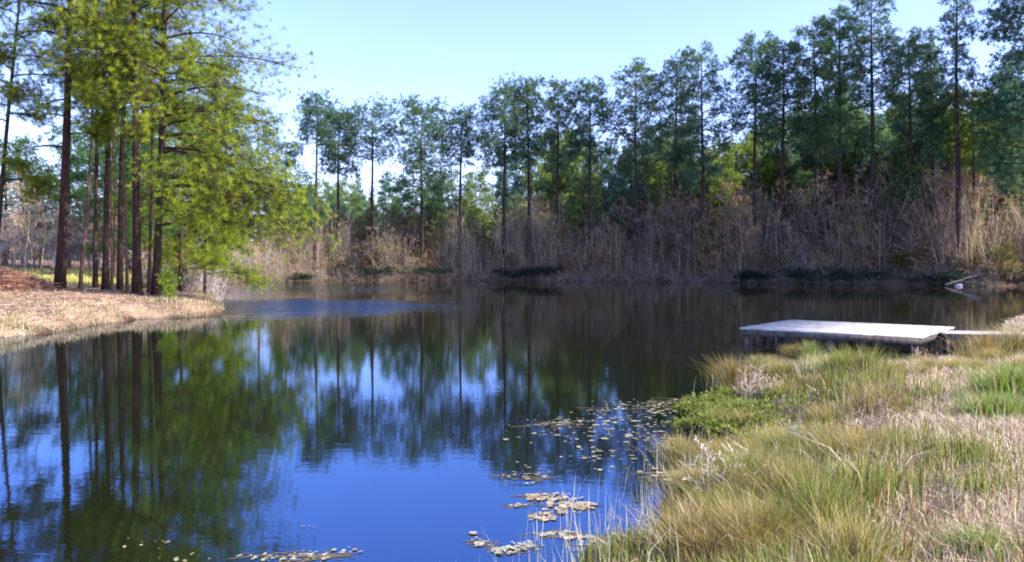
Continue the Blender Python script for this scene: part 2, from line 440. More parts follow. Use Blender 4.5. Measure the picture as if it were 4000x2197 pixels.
LEFT = [
 # base px, D, px at row 0, r, H, crown base, R, branches, tufts, label, seed, extras
 dict(base=-25, D=41, topx=70, r0=.13, H=19, cb=8.2, R=3.6, nb=30, nt=6500, label='pine with dark dense crown at the left edge, its slim trunk half cut off', seed=1, color=(.75, .75, .7),
      extra=[(5.4, 0.1, 2.6, .3, .5, 1.2), (6.3, -.6, 2.2, .2, .6, 1.)]),
 dict(base=232, D=37, topx=285, r0=.245, H=21, cb=9.6, R=3.0, nb=17, nt=1500, label='thickest pine on the point, leftmost of its trunk cluster, leaning slightly right', seed=2, bark=(.8, .62, .6),
      extra=[(6.6, 3.3, 2.3, .2, .3, 1.), (7.2, 0.2, 1.6, .3, .4, 1.2), (8.0, 4.3, 1.8, .2, .4, 1.), (8.8, 2.6, 2.0, .2, .3, 1.)], color=(.85, .95, 1.1)),
 dict(base=312, D=40, topx=402, r0=.085, H=13.5, cb=8.2, R=1.4, nb=13, nt=900, label='thin pale trunked pine slanting right, just beside the thickest pine', seed=3, bark=(2.0, 1.9, 1.8)),
 dict(base=372, D=41, topx=380, r0=.12, H=17, cb=9.6, R=1.7, nb=14, nt=900, label='straight slim dark pine behind the slanting pale trunk', seed=4, color=(.8, .95, 1.)),
 dict(base=412, D=38, topx=428, r0=.165, H=18, cb=7.0, R=2.1, nb=18, nt=1500, label='stout dark pine in the middle of the trunk cluster on the point', seed=5, bark=(.85, .75, .75)),
 dict(base=436, D=36.5, topx=452, r0=.055, H=10.5, cb=7.6, R=1.6, nb=10, nt=700, label='very thin pale stem in the middle of the trunk cluster', seed=6, bark=(2.3, 2.1, 1.9)),
 dict(base=468, D=38.5, topx=486, r0=.14, H=18.5, cb=8.5, R=2.4, nb=18, nt=1500, label='dark straight pine right of the very thin pale stem', seed=7, bark=(.8, .7, .7), color=(.9, 1., 1.)),
 dict(base=497, D=37, topx=470, r0=.06, H=11, cb=7.0, R=1.7, nb=11, nt=800, label='thin light grey stem leaning left inside the trunk cluster', seed=8, bark=(2.1, 2.0, 1.9)),
 dict(base=536, D=34.5, topx=520, r0=.20, H=21, cb=7.6, R=3.0, nb=24, nt=2500, label='tall thick dark pine, the straight one nearest the water of the point', seed=9, bark=(.6, .5, .5)),
 dict(base=582, D=36.5, topx=598, r0=.08, H=15, cb=8.6, R=2.0, nb=12, nt=900, label='slim reddish pine squeezed between the two thick dark trunks', seed=10, bark=(1.5, 1.1, 1.0)),
 dict(base=608, D=35, topx=650, r0=.185, H=20, cb=7.4, R=4.2, nb=34, nt=6000, label='spreading pine at the right of the cluster with long boughs arching over the water', seed=12, bark=(.75, .65, .65),
      extra=[(6.9, -.05, 5.6, .30, .82, 1.3), (6.2, -.5, 4.6, .25, .85, 1.3), (6.4, .45, 5.3, .25, .78, 1.2), (5.2, -.25, 4.4, .15, .62, 1.3), (5.8, -1.0, 3.4, .2, .7, 1.2),
             (7.8, .1, 5.2, .3, .42, 1.2), (8.6, -.35, 5.4, .3, .35, 1.1), (10.2, 0.05, 5.6, .25, .25, 1.0), (4.4, .15, 4.2, .2, .65, 1.2), (7.0, 1.2, 3.4, .2, .6, 1.),
             (5.6, -.05, 6.0, .25, .62, 1.5), (3.7, -.1, 4.6, .1, .40, 1.6), (4.7, 0, 6.3, .2, .56, 1.8), (3.1, -.4, 3.7, .1, .35, 1.4), (5.1, .25, 6.4, .2, .52, 1.6), (4.2, -.75, 3.6, .1, .45, 1.3), (7.3, -.7, 4.0, .3, .5, 1.2)]),
 dict(base=705, D=41, topx=720, r0=.11, H=12.5, cb=2.6, R=2.9, nb=26, nt=2800, label='younger bushy pine behind the arching boughs, foliage almost to the ground', seed=13, color=(.8, .95, .9)),
 dict(base=800, D=43, topx=815, r0=.08, H=8.2, cb=.9, R=3.0, nb=26, nt=3600, label='small bright green pine leaning over the inlet at the tip of the point', seed=14, shape='cone'),
]
for d in LEFT: d['nt'] = int(d['nt'] * (.86 if d['base'] < 600 and d['base'] > 0 else 1.0)); d['R'] *= 1.12; d['r0'] *= .82; d['bark'] = tuple(.45 * q for q in d.get('bark', (1, 1, 1))); near_pine(**d)

# middle distance stand, between the point and the far bank
MIDC = dict(M=11, L=.30, W=.034, k=6)
mids = [ # px, D, top row, crown bottom row, crown width px, label
 (880, 79, 330, 900, 250, 'leafy green pine rising right behind the arching boughs'),
 (1010, 95, 440, 880, 230, 'mid green pine where the left stand meets the far bank'),
 (1120, 98, 560, 930, 170, 'shorter green pine at the inner corner of the far bank'),
 (760, 62, 250, 800, 260, 'tall pine deep behind the small bright green pine'),
 (640, 66, 420, 850, 230, 'pine seen between the point trunks and the bushy pine, far behind'),
 (500, 70, 470, 860, 230, 'dark green pine glimpsed between the bare trunks of the cluster'),
 (370, 74, 560, 880, 220, 'dark green pine glimpsed left of the trunk cluster, beyond the clearing'),
 (160, 84, 700, 960, 200, 'low pine beyond the yellow clearing at the left'),
 (20, 78, 560, 860, 240, 'pine at the left edge beyond the yellow clearing'),
 (270, 76, 500, 1010, 230, 'full dark pine behind the clearing, just right of the thickest trunk'),
 (450, 60, 430, 1000, 220, 'shadowy pine straight behind the trunk cluster, needles nearly to the ground'),
 (560, 56, 520, 1030, 180, 'small shadowy pine between the two thick dark trunks, farther back'),
 (90, 92, 640, 1000, 260, 'bluish pine far beyond the clearing, left of the thickest trunk'),
 (820, 70, 560, 1010, 200, 'dark pine low behind the tips of the arching boughs'),
]
for i, (x, D, ty, by, wd, lab) in enumerate(mids):
    X0 = px(x, D); z0 = gz(X0, D); H = zr(ty, D) - z0; cb = max(1.5, zr(by, D) - z0)
    ms = pine_meshes(100 + i, H, .15, cb, wd / F * D / 2 * 1.2, 26, 2800, c0=(.07, .14, .03), c1=(.19, .28, .05), **MIDC)
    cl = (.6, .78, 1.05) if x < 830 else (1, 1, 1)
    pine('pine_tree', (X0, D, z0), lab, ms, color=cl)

# skyline pines of the far bank (photo columns / rows in a 2576 wide copy)
def shoreY(x):
    pts = sorted([(p[0], p[1]) for p in POND[22:38]])
    return float(np.interp(x, [p[0] for p in pts], [p[1] for p in pts]))
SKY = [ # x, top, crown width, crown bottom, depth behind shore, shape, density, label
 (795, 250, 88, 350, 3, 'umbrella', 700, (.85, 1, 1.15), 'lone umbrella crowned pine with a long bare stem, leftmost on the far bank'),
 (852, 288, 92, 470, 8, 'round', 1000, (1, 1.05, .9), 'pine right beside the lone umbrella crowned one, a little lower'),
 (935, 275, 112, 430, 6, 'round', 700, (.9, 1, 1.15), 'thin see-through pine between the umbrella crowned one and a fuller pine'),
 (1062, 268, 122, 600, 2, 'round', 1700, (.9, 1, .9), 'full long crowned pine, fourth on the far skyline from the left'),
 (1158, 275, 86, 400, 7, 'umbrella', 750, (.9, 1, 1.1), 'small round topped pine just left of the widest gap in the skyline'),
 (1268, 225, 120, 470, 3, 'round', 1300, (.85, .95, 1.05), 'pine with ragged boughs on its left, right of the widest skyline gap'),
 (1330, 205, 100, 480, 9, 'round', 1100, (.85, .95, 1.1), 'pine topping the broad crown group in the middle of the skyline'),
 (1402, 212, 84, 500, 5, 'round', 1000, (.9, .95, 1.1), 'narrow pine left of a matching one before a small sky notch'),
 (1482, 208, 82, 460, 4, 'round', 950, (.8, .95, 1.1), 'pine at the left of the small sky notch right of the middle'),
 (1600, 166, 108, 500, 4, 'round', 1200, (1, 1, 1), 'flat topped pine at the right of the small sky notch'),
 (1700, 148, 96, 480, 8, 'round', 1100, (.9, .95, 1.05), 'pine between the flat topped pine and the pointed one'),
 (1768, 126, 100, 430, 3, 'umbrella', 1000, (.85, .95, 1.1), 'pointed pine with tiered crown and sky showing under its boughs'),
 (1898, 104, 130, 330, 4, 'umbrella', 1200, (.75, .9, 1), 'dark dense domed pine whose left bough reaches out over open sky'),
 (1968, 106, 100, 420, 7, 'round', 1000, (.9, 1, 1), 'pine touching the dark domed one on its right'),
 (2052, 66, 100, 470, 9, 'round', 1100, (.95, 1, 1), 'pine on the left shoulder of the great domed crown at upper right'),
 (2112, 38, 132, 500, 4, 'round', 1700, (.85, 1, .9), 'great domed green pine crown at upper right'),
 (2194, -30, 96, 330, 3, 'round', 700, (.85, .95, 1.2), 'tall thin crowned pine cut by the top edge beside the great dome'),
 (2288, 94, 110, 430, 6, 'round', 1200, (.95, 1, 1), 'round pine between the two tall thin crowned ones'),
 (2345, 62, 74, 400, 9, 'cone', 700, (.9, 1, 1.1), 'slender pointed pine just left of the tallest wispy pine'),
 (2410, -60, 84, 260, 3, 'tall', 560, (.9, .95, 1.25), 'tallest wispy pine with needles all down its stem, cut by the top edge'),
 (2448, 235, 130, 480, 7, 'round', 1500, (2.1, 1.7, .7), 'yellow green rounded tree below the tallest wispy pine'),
 (2600, -60, 150, 330, -3, 'round', 1900, (.6, .8, 1.05), 'dark blue green pine filling the upper right corner'),  # dark tint of both right-edge pines paints their backlit shade
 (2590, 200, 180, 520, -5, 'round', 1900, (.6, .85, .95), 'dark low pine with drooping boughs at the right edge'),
]
s2 = 4000 / 2576
for i, (x, ty, wd, by, back, shp, nt, cl, lab) in enumerate(SKY):
    x *= s2; ty *= s2; wd *= s2; by *= s2
    D = 85.
    for _ in range(4): D = shoreY(px(x, D)) + back * .45 + .6
    X0 = px(x, D); z0 = gz(X0, D); H = zr(ty, D) - z0; cb = max(2., zr(ty + (by - ty) * (.74 if shp == 'round' else 1.0) + 25, D) - z0)
    ms = pine_meshes(300 + i, H, .15 + H * .004, cb, wd / F * D / 2 * (1.42 if shp != 'tall' else 1.1), 34 if shp != 'tall' else 44, int(nt * 1.75), M=12, L=.40, W=.052, flat=.24, fill=.15, shape=shp, k=7,
                     c0=(.04, .095, .055), c1=(.18, .25, .10))
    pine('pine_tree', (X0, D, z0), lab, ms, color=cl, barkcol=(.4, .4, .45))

# fill of the wood behind
protos = []
for i in range(7):
    Hh = 16.; cbf = [.35, .5, .25, .42, .3, .55, .2][i]
    protos.append((Hh, pine_meshes(500 + i, Hh, .15, Hh * cbf * .85, 3.4, 28, 2300, M=10, L=.40, W=.06, flat=.16, k=6, shape=['round', 'round', 'cone', 'round', 'tall', 'umbrella', 'cone'][i],
                              c0=(.036, .085, .055), c1=(.18, .25, .10))))
roots = []
def env_top(x):
    return np.interp(x, [900, 1200, 1500, 1800, 1900, 2100, 2350, 2420, 2600, 2900, 3100, 3300, 3600, 3750, 4100], [640, 660, 610, 640, 580, 480, 500, 520, 440, 470, 400, 330, 330, 420, 330])
GL_PINE = 'green pine within the close stand of wood on the far bank, one of many alike'
placed = 0
used_proto = {}
for i in range(165):
    back = 5.5 + 40 * (rng.uniform() ** 1.5)
    xp = rng.uniform(1080, 4150)
    D = 85.
    for _ in range(4): D = shoreY(px(xp, D)) + back
    top = env_top(xp) + abs(rng.normal()) * 130 + 45
    if back < 12: top = max(top, env_top(xp) + rng.uniform(60, 330))
    X0 = px(xp, D); z0 = gz(X0, D); H = zr(top, D) - z0
    k = int(rng.integers(0, 7)) if back > 9 else int(rng.choice([1, 5, 5, 5])); Hp, ms = protos[k]
    sc = H / Hp; sxy = max(.55, min(1.25, sc)) * rng.uniform(.75, 1.15)
    dark = np.interp(xp, [1200, 2000, 2600, 4000], [1.15, .95, .75, .78]); warm = rng.uniform(0, 1)  # darker to the right: backlit shade painted into the crown tint
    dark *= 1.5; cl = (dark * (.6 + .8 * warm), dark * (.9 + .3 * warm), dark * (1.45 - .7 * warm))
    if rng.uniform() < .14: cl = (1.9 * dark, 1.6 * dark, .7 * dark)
    if k not in used_proto:
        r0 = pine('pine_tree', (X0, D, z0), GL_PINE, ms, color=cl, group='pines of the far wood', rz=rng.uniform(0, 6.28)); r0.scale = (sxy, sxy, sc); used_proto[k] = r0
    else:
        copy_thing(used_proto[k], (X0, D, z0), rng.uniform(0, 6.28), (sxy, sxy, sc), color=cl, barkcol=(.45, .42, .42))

# ------------------------------------------------------------------ leafless saplings and brush
def bare_tree(seed, H, r0, spread=.5, levels=4, buds=0, budcol=(.35, .2, .15), trunks=1):
    r = np.random.default_rng(seed)
    tw = MB(); tk = MB(); bd = MB()
    cur = []
    for q in range(trunks):
        d0 = unit(np.array([r.normal() * .07 * (1 + (trunks > 4) * 3), r.normal() * .07 * (1 + (trunks > 4) * 3), 1.]))
        P = [np.array([r.normal() * .055 * H * (trunks > 1) * (trunks < 5), r.normal() * .055 * H * (trunks > 1) * (trunks < 5), -.1])]
        n = 8
        for i in range(n):
            d0 = unit(d0 + r.normal(size=3) * .07); P.append(P[-1] + d0 * H * .92 / n)
        P = np.array(P); R = r0 * (1 - np.linspace(0, .88, n + 1))
        tube(tk, P, R, k=5)
        for i in range(2, n + 1):
            for _ in range(3 if trunks == 1 else 1):
                a = r.uniform(0, 6.28)
                l = H * .30 * r.uniform(.5, 1.1) * (1.15 - i / n * .75)
                d = unit(np.array([math.cos(a) * spread * 1.3, math.sin(a) * spread * 1.3, r.uniform(.45, 1.1)]))
                cur.append((P[i] - (P[i] - P[i - 1]) * r.uniform(0, 1), d, l, R[i] * .55))
    ends = []
    for lv in range(levels):
        nxt = []; A = []; B = []; ra = []
        for (p, d, l, rad) in cur:
            m = p + d * l * .5 + r.normal(size=3) * l * .06; d2 = unit(d + r.normal(size=3) * .18 + np.array([0, 0, .1])); e = m + d2 * l * .5
            A += [p, m]; B += [m, e]; ra += [rad, rad * .75]
            kk = 3 if lv < levels - 1 else 0
            for _ in range(kk):
                t = r.uniform(.3, 1.); q = p + (m - p) * min(1, t * 2) if t < .5 else m + (e - m) * (t * 2 - 1)
                nxt.append((q, unit(d2 + r.normal(size=3) * .55 + np.array([0, 0, .15])), l * r.uniform(.42, .68), max(.004, rad * .55)))
            if lv == levels - 1: ends.append(e)
        segs(tw, A, B, np.maximum(ra, .011), np.maximum(np.array(ra) * .75, .009))
        cur = nxt
    ends = np.array(ends)
    if buds:
        tufts(bd, ends[r.integers(0, len(ends), buds)] + r.normal(size=(buds, 3)) * .08, np.tile([0, 0, .4], (buds, 1)), 3, .13, .07, r, budcol, [c * 1.5 for c in budcol])
    return tk, tw, bd
bprotos = []
for i, (H, r0, sp, lv, bn, bc, tk) in enumerate([(7, .032, .4, 4, 260, (.30, .19, .15), 3), (8.5, .036, .3, 4, 200, (.28, .20, .14), 3), (5, .026, .5, 4, 260, (.32, .20, .10), 4),
                                             (6.5, .03, .35, 4, 420, (.24, .24, .08), 3), (3.2, .025, .8, 3, 500, (.34, .20, .13), 5), (2.4, .02, .9, 3, 600, (.22, .20, .10), 6)]):
    bprotos.append((H, bare_tree(700 + i, H, r0, sp, lv, bn, bc, tk)))
used_b = {}
GL_B = 'thin leafless grey brown tree in the understorey along the far bank, one of many alike'
GL_S = 'low leafless twiggy bush at the water edge of the far bank, one of many alike'
def put_bare(k, X0, D, H, color, label=None, group=None):
    Hp, (tk, tw, bd) = bprotos[k]; z0 = gz(X0, D); sc = H / Hp; shrub = k >= 4
    label = label or (GL_S if shrub else GL_B); group = group or ('twiggy bushes on the far bank' if shrub else 'leafless trees on the far bank')
    sxy = sc * rng.uniform(1.0, 1.6); rz = rng.uniform(0, 6.28)
    if k not in used_b:
        root = empty('bare_shrub' if shrub else 'bare_tree', (X0, D, z0), rz); tag(root, label, 'bush' if shrub else 'bare tree', group)
        for nm, mb in (('trunk', tk), ('twigs', tw)):
            o = mb.build(nm, M_twig, root)
        if bd.n: o = bd.build('leaves', M_leaf, root)
        used_b[k] = root; root.scale = (sxy, sxy, sc)
        for ch in root.children: ch.color = (*color, 1)
        return root
    c = copy_thing(used_b[k], (X0, D, z0), rz, (sxy, sxy, sc), color=color, barkcol=color, label=label, group=group)
    return c
def tint():
    a = rng.uniform(0, 1)
    return tuple((np.array([1.0, .80, .72]) * (1 - a) + np.array([.88, .84, .72]) * a) * rng.uniform(.55, 1.05)) if rng.uniform() < .75 else (1.0, .9, .6)
for i in range(170):
    xp = rng.uniform(1060, 4100); back = rng.uniform(.6, 12); D = 85.
    for _ in range(4): D = shoreY(px(xp, D)) + back
    Hmax = np.interp(xp, [1060, 1700, 2300, 3000, 3600, 4100], [7, 8.2, 9, 9.5, 10.5, 10.5])
    put_bare(int(rng.integers(0, 4)), px(xp, D), D, Hmax * rng.uniform(.5, 1.05), tint())
for i in range(120):
    xp = rng.uniform(1060, 4100); back = rng.uniform(.1, 6); D = 85.
    for _ in range(4): D = shoreY(px(xp, D)) + back
    put_bare(int(rng.integers(4, 6)), px(xp, D), D, rng.uniform(1.2, 3.2), tint())
# thicket of stems and twigs nobody could count, all along the far bank
tk_ = MB(); r = np.random.default_rng(55); n = 8500
xq = r.uniform(1000, 4300, n); back = 1.0 + 15 * r.uniform(0, 1, n) ** 1.3
D = np.array([shoreY(q) for q in (xq - 2000) / F * 82]) + back
D = np.array([shoreY(q) for q in (xq - 2000) / F * D]) + back
wx = (xq - 2000) / F * D; z0 = height(wx, D) - .1; hh = np.interp(xq, [1000, 2000, 4300], [6.5, 9.0, 11]) * (.12 + .88 * r.uniform(0, 1, n) ** 1.25) * (.78 + .22 * np.sin(wx * .8) + .18 * np.sin(wx * .31 + 2))
ln_ = r.normal(size=(n, 2)) * .16
pk_ = (np.sin(wx * .6 + 1) + np.sin(wx * 1.7) + r.normal(size=n) * 1.3)[:, None]
cc = np.where(pk_ < -.8, np.array([[1.12, .92, .80]]), np.where(pk_ < .8, np.array([[1.0, .93, .80]]), np.array([[1.15, 1.02, .52]]))) * r.uniform(.4, 1.45, (n, 1))
b0 = np.stack([wx, D, z0], 1); m0 = b0 + np.concatenate([ln_ * hh[:, None] * .4, hh[:, None] * .5], 1); t0_ = m0 + np.concatenate([(ln_ + r.normal(size=(n, 2)) * .08) * hh[:, None] * .6, hh[:, None] * .5], 1)
segs(tk_, b0, m0, .024, .017, col=cc); segs(tk_, m0, t0_, .017, .006, col=cc)
for rnd_ in range(11):
    t = r.uniform(.15, 1, (n, 1)); q = np.where(t < .5, b0 + (m0 - b0) * t * 2, m0 + (t0_ - m0) * (t * 2 - 1))
    dv = r.normal(size=(n, 3)) * np.array([.5, .5, .25]) + np.array([0, 0, .45]); e = q + dv * r.uniform(.4, 1.2, (n, 1))
    segs(tk_, q, e, .010, .006, col=cc)
    q2 = q + (e - q) * r.uniform(.3, .9, (n, 1)); segs(tk_, q2, q2 + (dv * .5 + r.normal(size=(n, 3)) * .35) * .8, .007, .005, col=cc)
n = 3600; xq = r.uniform(1000, 4300, n); D = np.array([shoreY(q) for q in (xq - 2000) / F * 82]); D = np.array([shoreY(q) for q in (xq - 2000) / F * D]) + r.uniform(-.5, 1.3, n)
wx = (xq - 2000) / F * D; z0 = np.maximum(height(wx, D), -.2); hh = r.uniform(.25, 1.5, n) * (1 + .4 * np.sin(wx * .9)); b0 = np.stack([wx, D, z0 - .05], 1)
t0_ = b0 + np.concatenate([r.normal(size=(n, 2)) * .45 * hh[:, None], hh[:, None]], 1); cc = np.array([[1.0, .9, .72]]) * r.uniform(.25, 1.3, (n, 1)); segs(tk_, b0, t0_, .014, .006, col=cc)
for rnd_ in range(7):
    q = b0 + (t0_ - b0) * r.uniform(.1, 1, (n, 1)); segs(tk_, q, q + r.normal(size=(n, 3)) * np.array([.4, .3, .2]) + np.array([0, 0, .08]), .009, .005, col=cc)
n = 1500; ls = np.array([(-15.2, 42), (-19.9, 52), (-22.9, 60), (-26.4, 70), (-28, 86), (-26, 92)]); t = r.uniform(0, 5, n)
wx = np.interp(t, range(6), ls[:, 0]) - r.uniform(-.1, 4, n); D = np.interp(t, range(6), ls[:, 1]); z0 = height(wx, D) - .1; hh = r.uniform(.5, 3.0, n)
b0 = np.stack([wx, D, z0], 1); cc = np.array([[1.2, 1.15, 1.15]]) * r.uniform(.4, 1.3, (n, 1))
t0_ = b0 + np.concatenate([r.normal(size=(n, 2)) * .25 * hh[:, None], hh[:, None]], 1); segs(tk_, b0, t0_, .016, .006, col=cc)
for rnd_ in range(9):
    q = b0 + (t0_ - b0) * r.uniform(.15, 1, (n, 1)); segs(tk_, q, q + r.normal(size=(n, 3)) * np.array([.35, .35, .2]) + np.array([0, 0, .2]), .009, .005, col=cc)
o = tk_.build('thicket', M_twig); tag(o, 'tangle of grey brown stems and twigs along the far bank', 'thicket', kind='stuff')
for i in range(60):      # beyond the clearing on the left
    xp = rng.uniform(-60, 1000); D = rng.uniform(62, 92)
    X0 = px(xp, D)
    if sdist(np.array([X0]), np.array([D]))[0] < .5: continue
    put_bare(int(rng.integers(0, 5)), X0, D, rng.uniform(3.5, 7.5), (.8, .9, 1.0), label='leafless bluish grey tree beyond the yellow clearing at the left, one of many alike', group='leafless trees beyond the clearing')
put_bare(0, px(120, 62), 62, 7.5, (1.25, 1.12, .85), label='tan leafless tree beside the clearing, paler than the grey ones around it', group='tan trees beside the clearing')
for (x, D) in ((655, 46), (700, 50), (740, 49), (620, 52), (690, 55), (770, 58), (800, 64), (740, 62), (830, 76), (880, 82), (790, 72), (930, 88), (850, 86)):
    put_bare(4, px(x, D), D, rng.uniform(1.6, 3.0), (1.3, 1.3, 1.4), label='pale grey leafless bush behind the point, beside the inlet', group='pale bushes behind the point')

# the wood goes on behind: one mass nobody could count
wm = MB(); r = np.random.default_rng(99); n = 24000
xp = r.uniform(-500, 4500, n); back = r.uniform(34, 75, n); D = np.array([shoreY(q) for q in (xp - 2000) / F * 85]) + back
wx = (xp - 2000) / F * D; top = np.clip(np.interp(xp, [-500, 900, 1200, 2000, 3000, 4500], [8.5, 8, 9, 12, 15, 17]) * (.85 + .15 * np.sin(wx * .9) * np.sin(wx * .37 + 1)), 2, 20)
zz = height(wx, D) + top * r.uniform(0, 1, n) ** 1.35
tufts(wm, np.stack([wx, D, zz], 1), r.normal(size=(n, 3)), 8, .8, .16, r, (.05, .07, .055), (.13, .15, .10))
ns = 500; k = r.integers(0, n, ns); b0 = np.stack([wx[k], D[k], height(wx[k], D[k]) - .2], 1); segs(wm, b0, b0 + np.stack([r.normal(size=ns) * .3, r.normal(size=ns) * .3, top[k] + .5], 1), .11, .04, col=(.10, .075, .06), k=4)
o = wm.build('far_wood', M_leaf); tag(o, 'dark wood going on behind the pines of the far bank', 'wood', kind='stuff')

# ------------------------------------------------------------------ evergreen shrubs on the banks
def shrub(seed, R, H, n, c0, c1, L=.16, W=.07, M=7):
    r = np.random.default_rng(seed); fo = MB(); st = MB()
    nb = 14; tips = []
    for i in range(nb):
        a = r.uniform(0, 6.28); e = np.array([math.cos(a) * R * r.uniform(.3, 1), math.sin(a) * R * r.uniform(.3, 1), H * r.uniform(.3, .95)])
        m = e * np.array([.4, .4, .55]); segs(st, [[0, 0, -.1], m], [m, e], [.03, .018], [.018, .006]); tips.append(e); tips.append((m + e) / 2)
    tips = np.array(tips); pk = r.integers(0, len(tips), n)
    P = tips[pk] + r.normal(size=(n, 3)) * np.array([R * .2, R * .2, H * .13]); P[:, 2] = np.maximum(P[:, 2], .05)
    tufts(fo, P, unit(P) + np.array([0, 0, .3]), M, L, W, r, c0, c1)
    return st, fo
def put_shrub(seed, X0, D, R, H, n, c0, c1, label, name='evergreen_shrub', z=None, **kw):
    st, fo = shrub(seed, R, H, n, c0, c1, **kw)
    root = empty(name, (X0, D, gz(X0, D) if z is None else z)); tag(root, label, 'bush')
    st.build('stems', M_twig, root).color = (.4, .35, .3, 1); fo.build('leaves', M_leaf, root)
    return root
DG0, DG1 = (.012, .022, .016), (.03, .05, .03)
def shore_pt(x, back):
    D = 85.
    for _ in range(4): D = shoreY(px(x, D)) + back
    return px(x, D), D
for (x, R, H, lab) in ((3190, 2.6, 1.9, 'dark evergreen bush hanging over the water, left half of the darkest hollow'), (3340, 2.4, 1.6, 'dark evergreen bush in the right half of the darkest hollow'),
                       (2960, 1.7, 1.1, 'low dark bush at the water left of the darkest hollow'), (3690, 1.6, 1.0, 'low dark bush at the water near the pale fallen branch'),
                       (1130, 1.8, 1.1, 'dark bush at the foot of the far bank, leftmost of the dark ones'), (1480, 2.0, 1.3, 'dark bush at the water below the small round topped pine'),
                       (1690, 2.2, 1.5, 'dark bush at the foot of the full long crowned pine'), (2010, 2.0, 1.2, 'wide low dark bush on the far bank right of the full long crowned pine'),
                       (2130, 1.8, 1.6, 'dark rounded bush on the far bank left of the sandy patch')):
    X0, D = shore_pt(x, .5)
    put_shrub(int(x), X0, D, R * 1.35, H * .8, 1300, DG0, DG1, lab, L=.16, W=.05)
for (x, R, H, c, lab) in ((2660, 1.7, 4.2, (1.2, 1.5, .5), 'yellow green sapling in fresh leaf halfway along the far bank'), (1940, 2.0, 6.4, (.9, 1.3, .5), 'light green leafy tree under the widest skyline gap'),
                          (3060, 1.5, 2.4, (1.1, 1.0, .45), 'olive bush at the far bank near the dark hollow'), (2780, 1.5, 2.8, (1.1, 1.05, .4), 'yellowish bush left of the dark hollow'),
                          (3560, 2.0, 2.3, (1.25, .95, .45), 'brownish olive bush right of the dark hollow'), (3230, 1.2, 3.8, (.6, 1.0, .8), 'blue green young tree above the darkest hollow'),
                          (3860, 2.0, 3.0, (1., .95, .5), 'olive bush on the far bank near the right edge'), (1700, 1.2, 2.0, (1., 1.2, .5), 'small green bush behind the dark ones left of the middle')):
    X0, D = shore_pt(x, 3)
    put_shrub(int(x) + 7, X0, D, R, H, 800, tuple(np.array((.07, .075, .03)) * c), tuple(np.array((.16, .17, .06)) * c), lab, name='leafy_shrub', L=.2, W=.08)
# bright bush at the foot of the point pines
X0 = px(648, 33.5); put_shrub(41, X0, 33.5, .55, 1.0, 420, (.12, .2, .02), (.26, .34, .04), 'small bright green bush at the foot of the spreading pine', name='leafy_shrub', L=.13, W=.04)

# fallen pale branch and white float at the right of the far bank
X0, D = shore_pt(3790, -.2)
r = np.random.default_rng(3); fb = MB()
pts = [np.array([0, 0, .15])]
for i in range(7): pts.append(pts[-1] + np.array([.62, .05 * (-1) ** i, .16 + .05 * math.sin(i)]))
pts = np.array(pts) - np.array([2.2, 0, 0]); tube(fb, pts, np.linspace(.075, .02, 8), k=6)
for i in range(1, 8):
    for _ in range(3):
        e = pts[i] + np.array([r.uniform(-.5, .9), r.uniform(-.4, .4), r.uniform(-.1, .9)]); segs(fb, [pts[i]], [e], .022, .008)
        segs(fb, [e], [e + r.normal(size=3) * .3 + np.array([.2, 0, .1])], .009, .005)
o = fb.build('fallen_branch', M_twig); o.location = (X0, D, 0); o.color = (1.2, 1.15, 1.1, 1); tag(o, 'pale fallen branch lying half in the water at the right of the far bank', 'branch')
def stone_mesh(seed, s, mat, name, loc, color, label, cat):
    r = np.random.default_rng(seed); v = []; nu, nv = 10, 7
    for j in range(nv):
        for i in range(nu):
            th = math.pi * j / (nv - 1); ph_ = 2 * math.pi * i / nu; k_ = 1 + .18 * r.normal() * (0 < j < nv - 1)
            v.append((s[0] * k_ * math.sin(th) * math.cos(ph_), s[1] * k_ * math.sin(th) * math.sin(ph_), s[2] * math.cos(th)))
    f = [[j * nu + i, j * nu + (i + 1) % nu, (j + 1) * nu + (i + 1) % nu, (j + 1) * nu + i] for j in range(nv - 1) for i in range(nu)]
    mb = MB(); mb.add(v, f4=f); o = mb.build(name, mat, smooth=True); o.location = loc; o.color = (*color, 1); tag(o, label, cat); return o
X0, D = shore_pt(3745, -.8); stone_mesh(5, (.38, .25, .17), M_deck, 'pale_stone', (X0, D, .05), (1.3, 1.3, 1.3), 'small white stone at the waterline by the pale fallen branch', 'stone')

# brush pile at the left edge of the point
bp = MB(); r = np.random.default_rng(8); n = 2600
a = r.uniform(0, 6.28, n); q = np.sqrt(r.uniform(0, 1, n)); bx = q * np.cos(a) * 2.6; by_ = q * np.sin(a) * 1.6; bz = 1.05 * (1 - q * q) * r.uniform(.5, 1, n)
dd = r.normal(size=(n, 3)) * np.array([.3, .3, .09])
segs(bp, np.stack([bx, by_, bz], 1) - dd, np.stack([bx, by_, bz], 1) + dd, .018, .008, col=np.array([1, .6, .45]) * r.uniform(.5, 1.5, (n, 1)))
X0 = px(-25, 36); o = bp.build('brush_pile', M_twig); o.location = (X0, 36, gz(X0, 36) - .05); tag(o, 'heap of reddish brown twigs at the left edge of the point', 'brush pile')

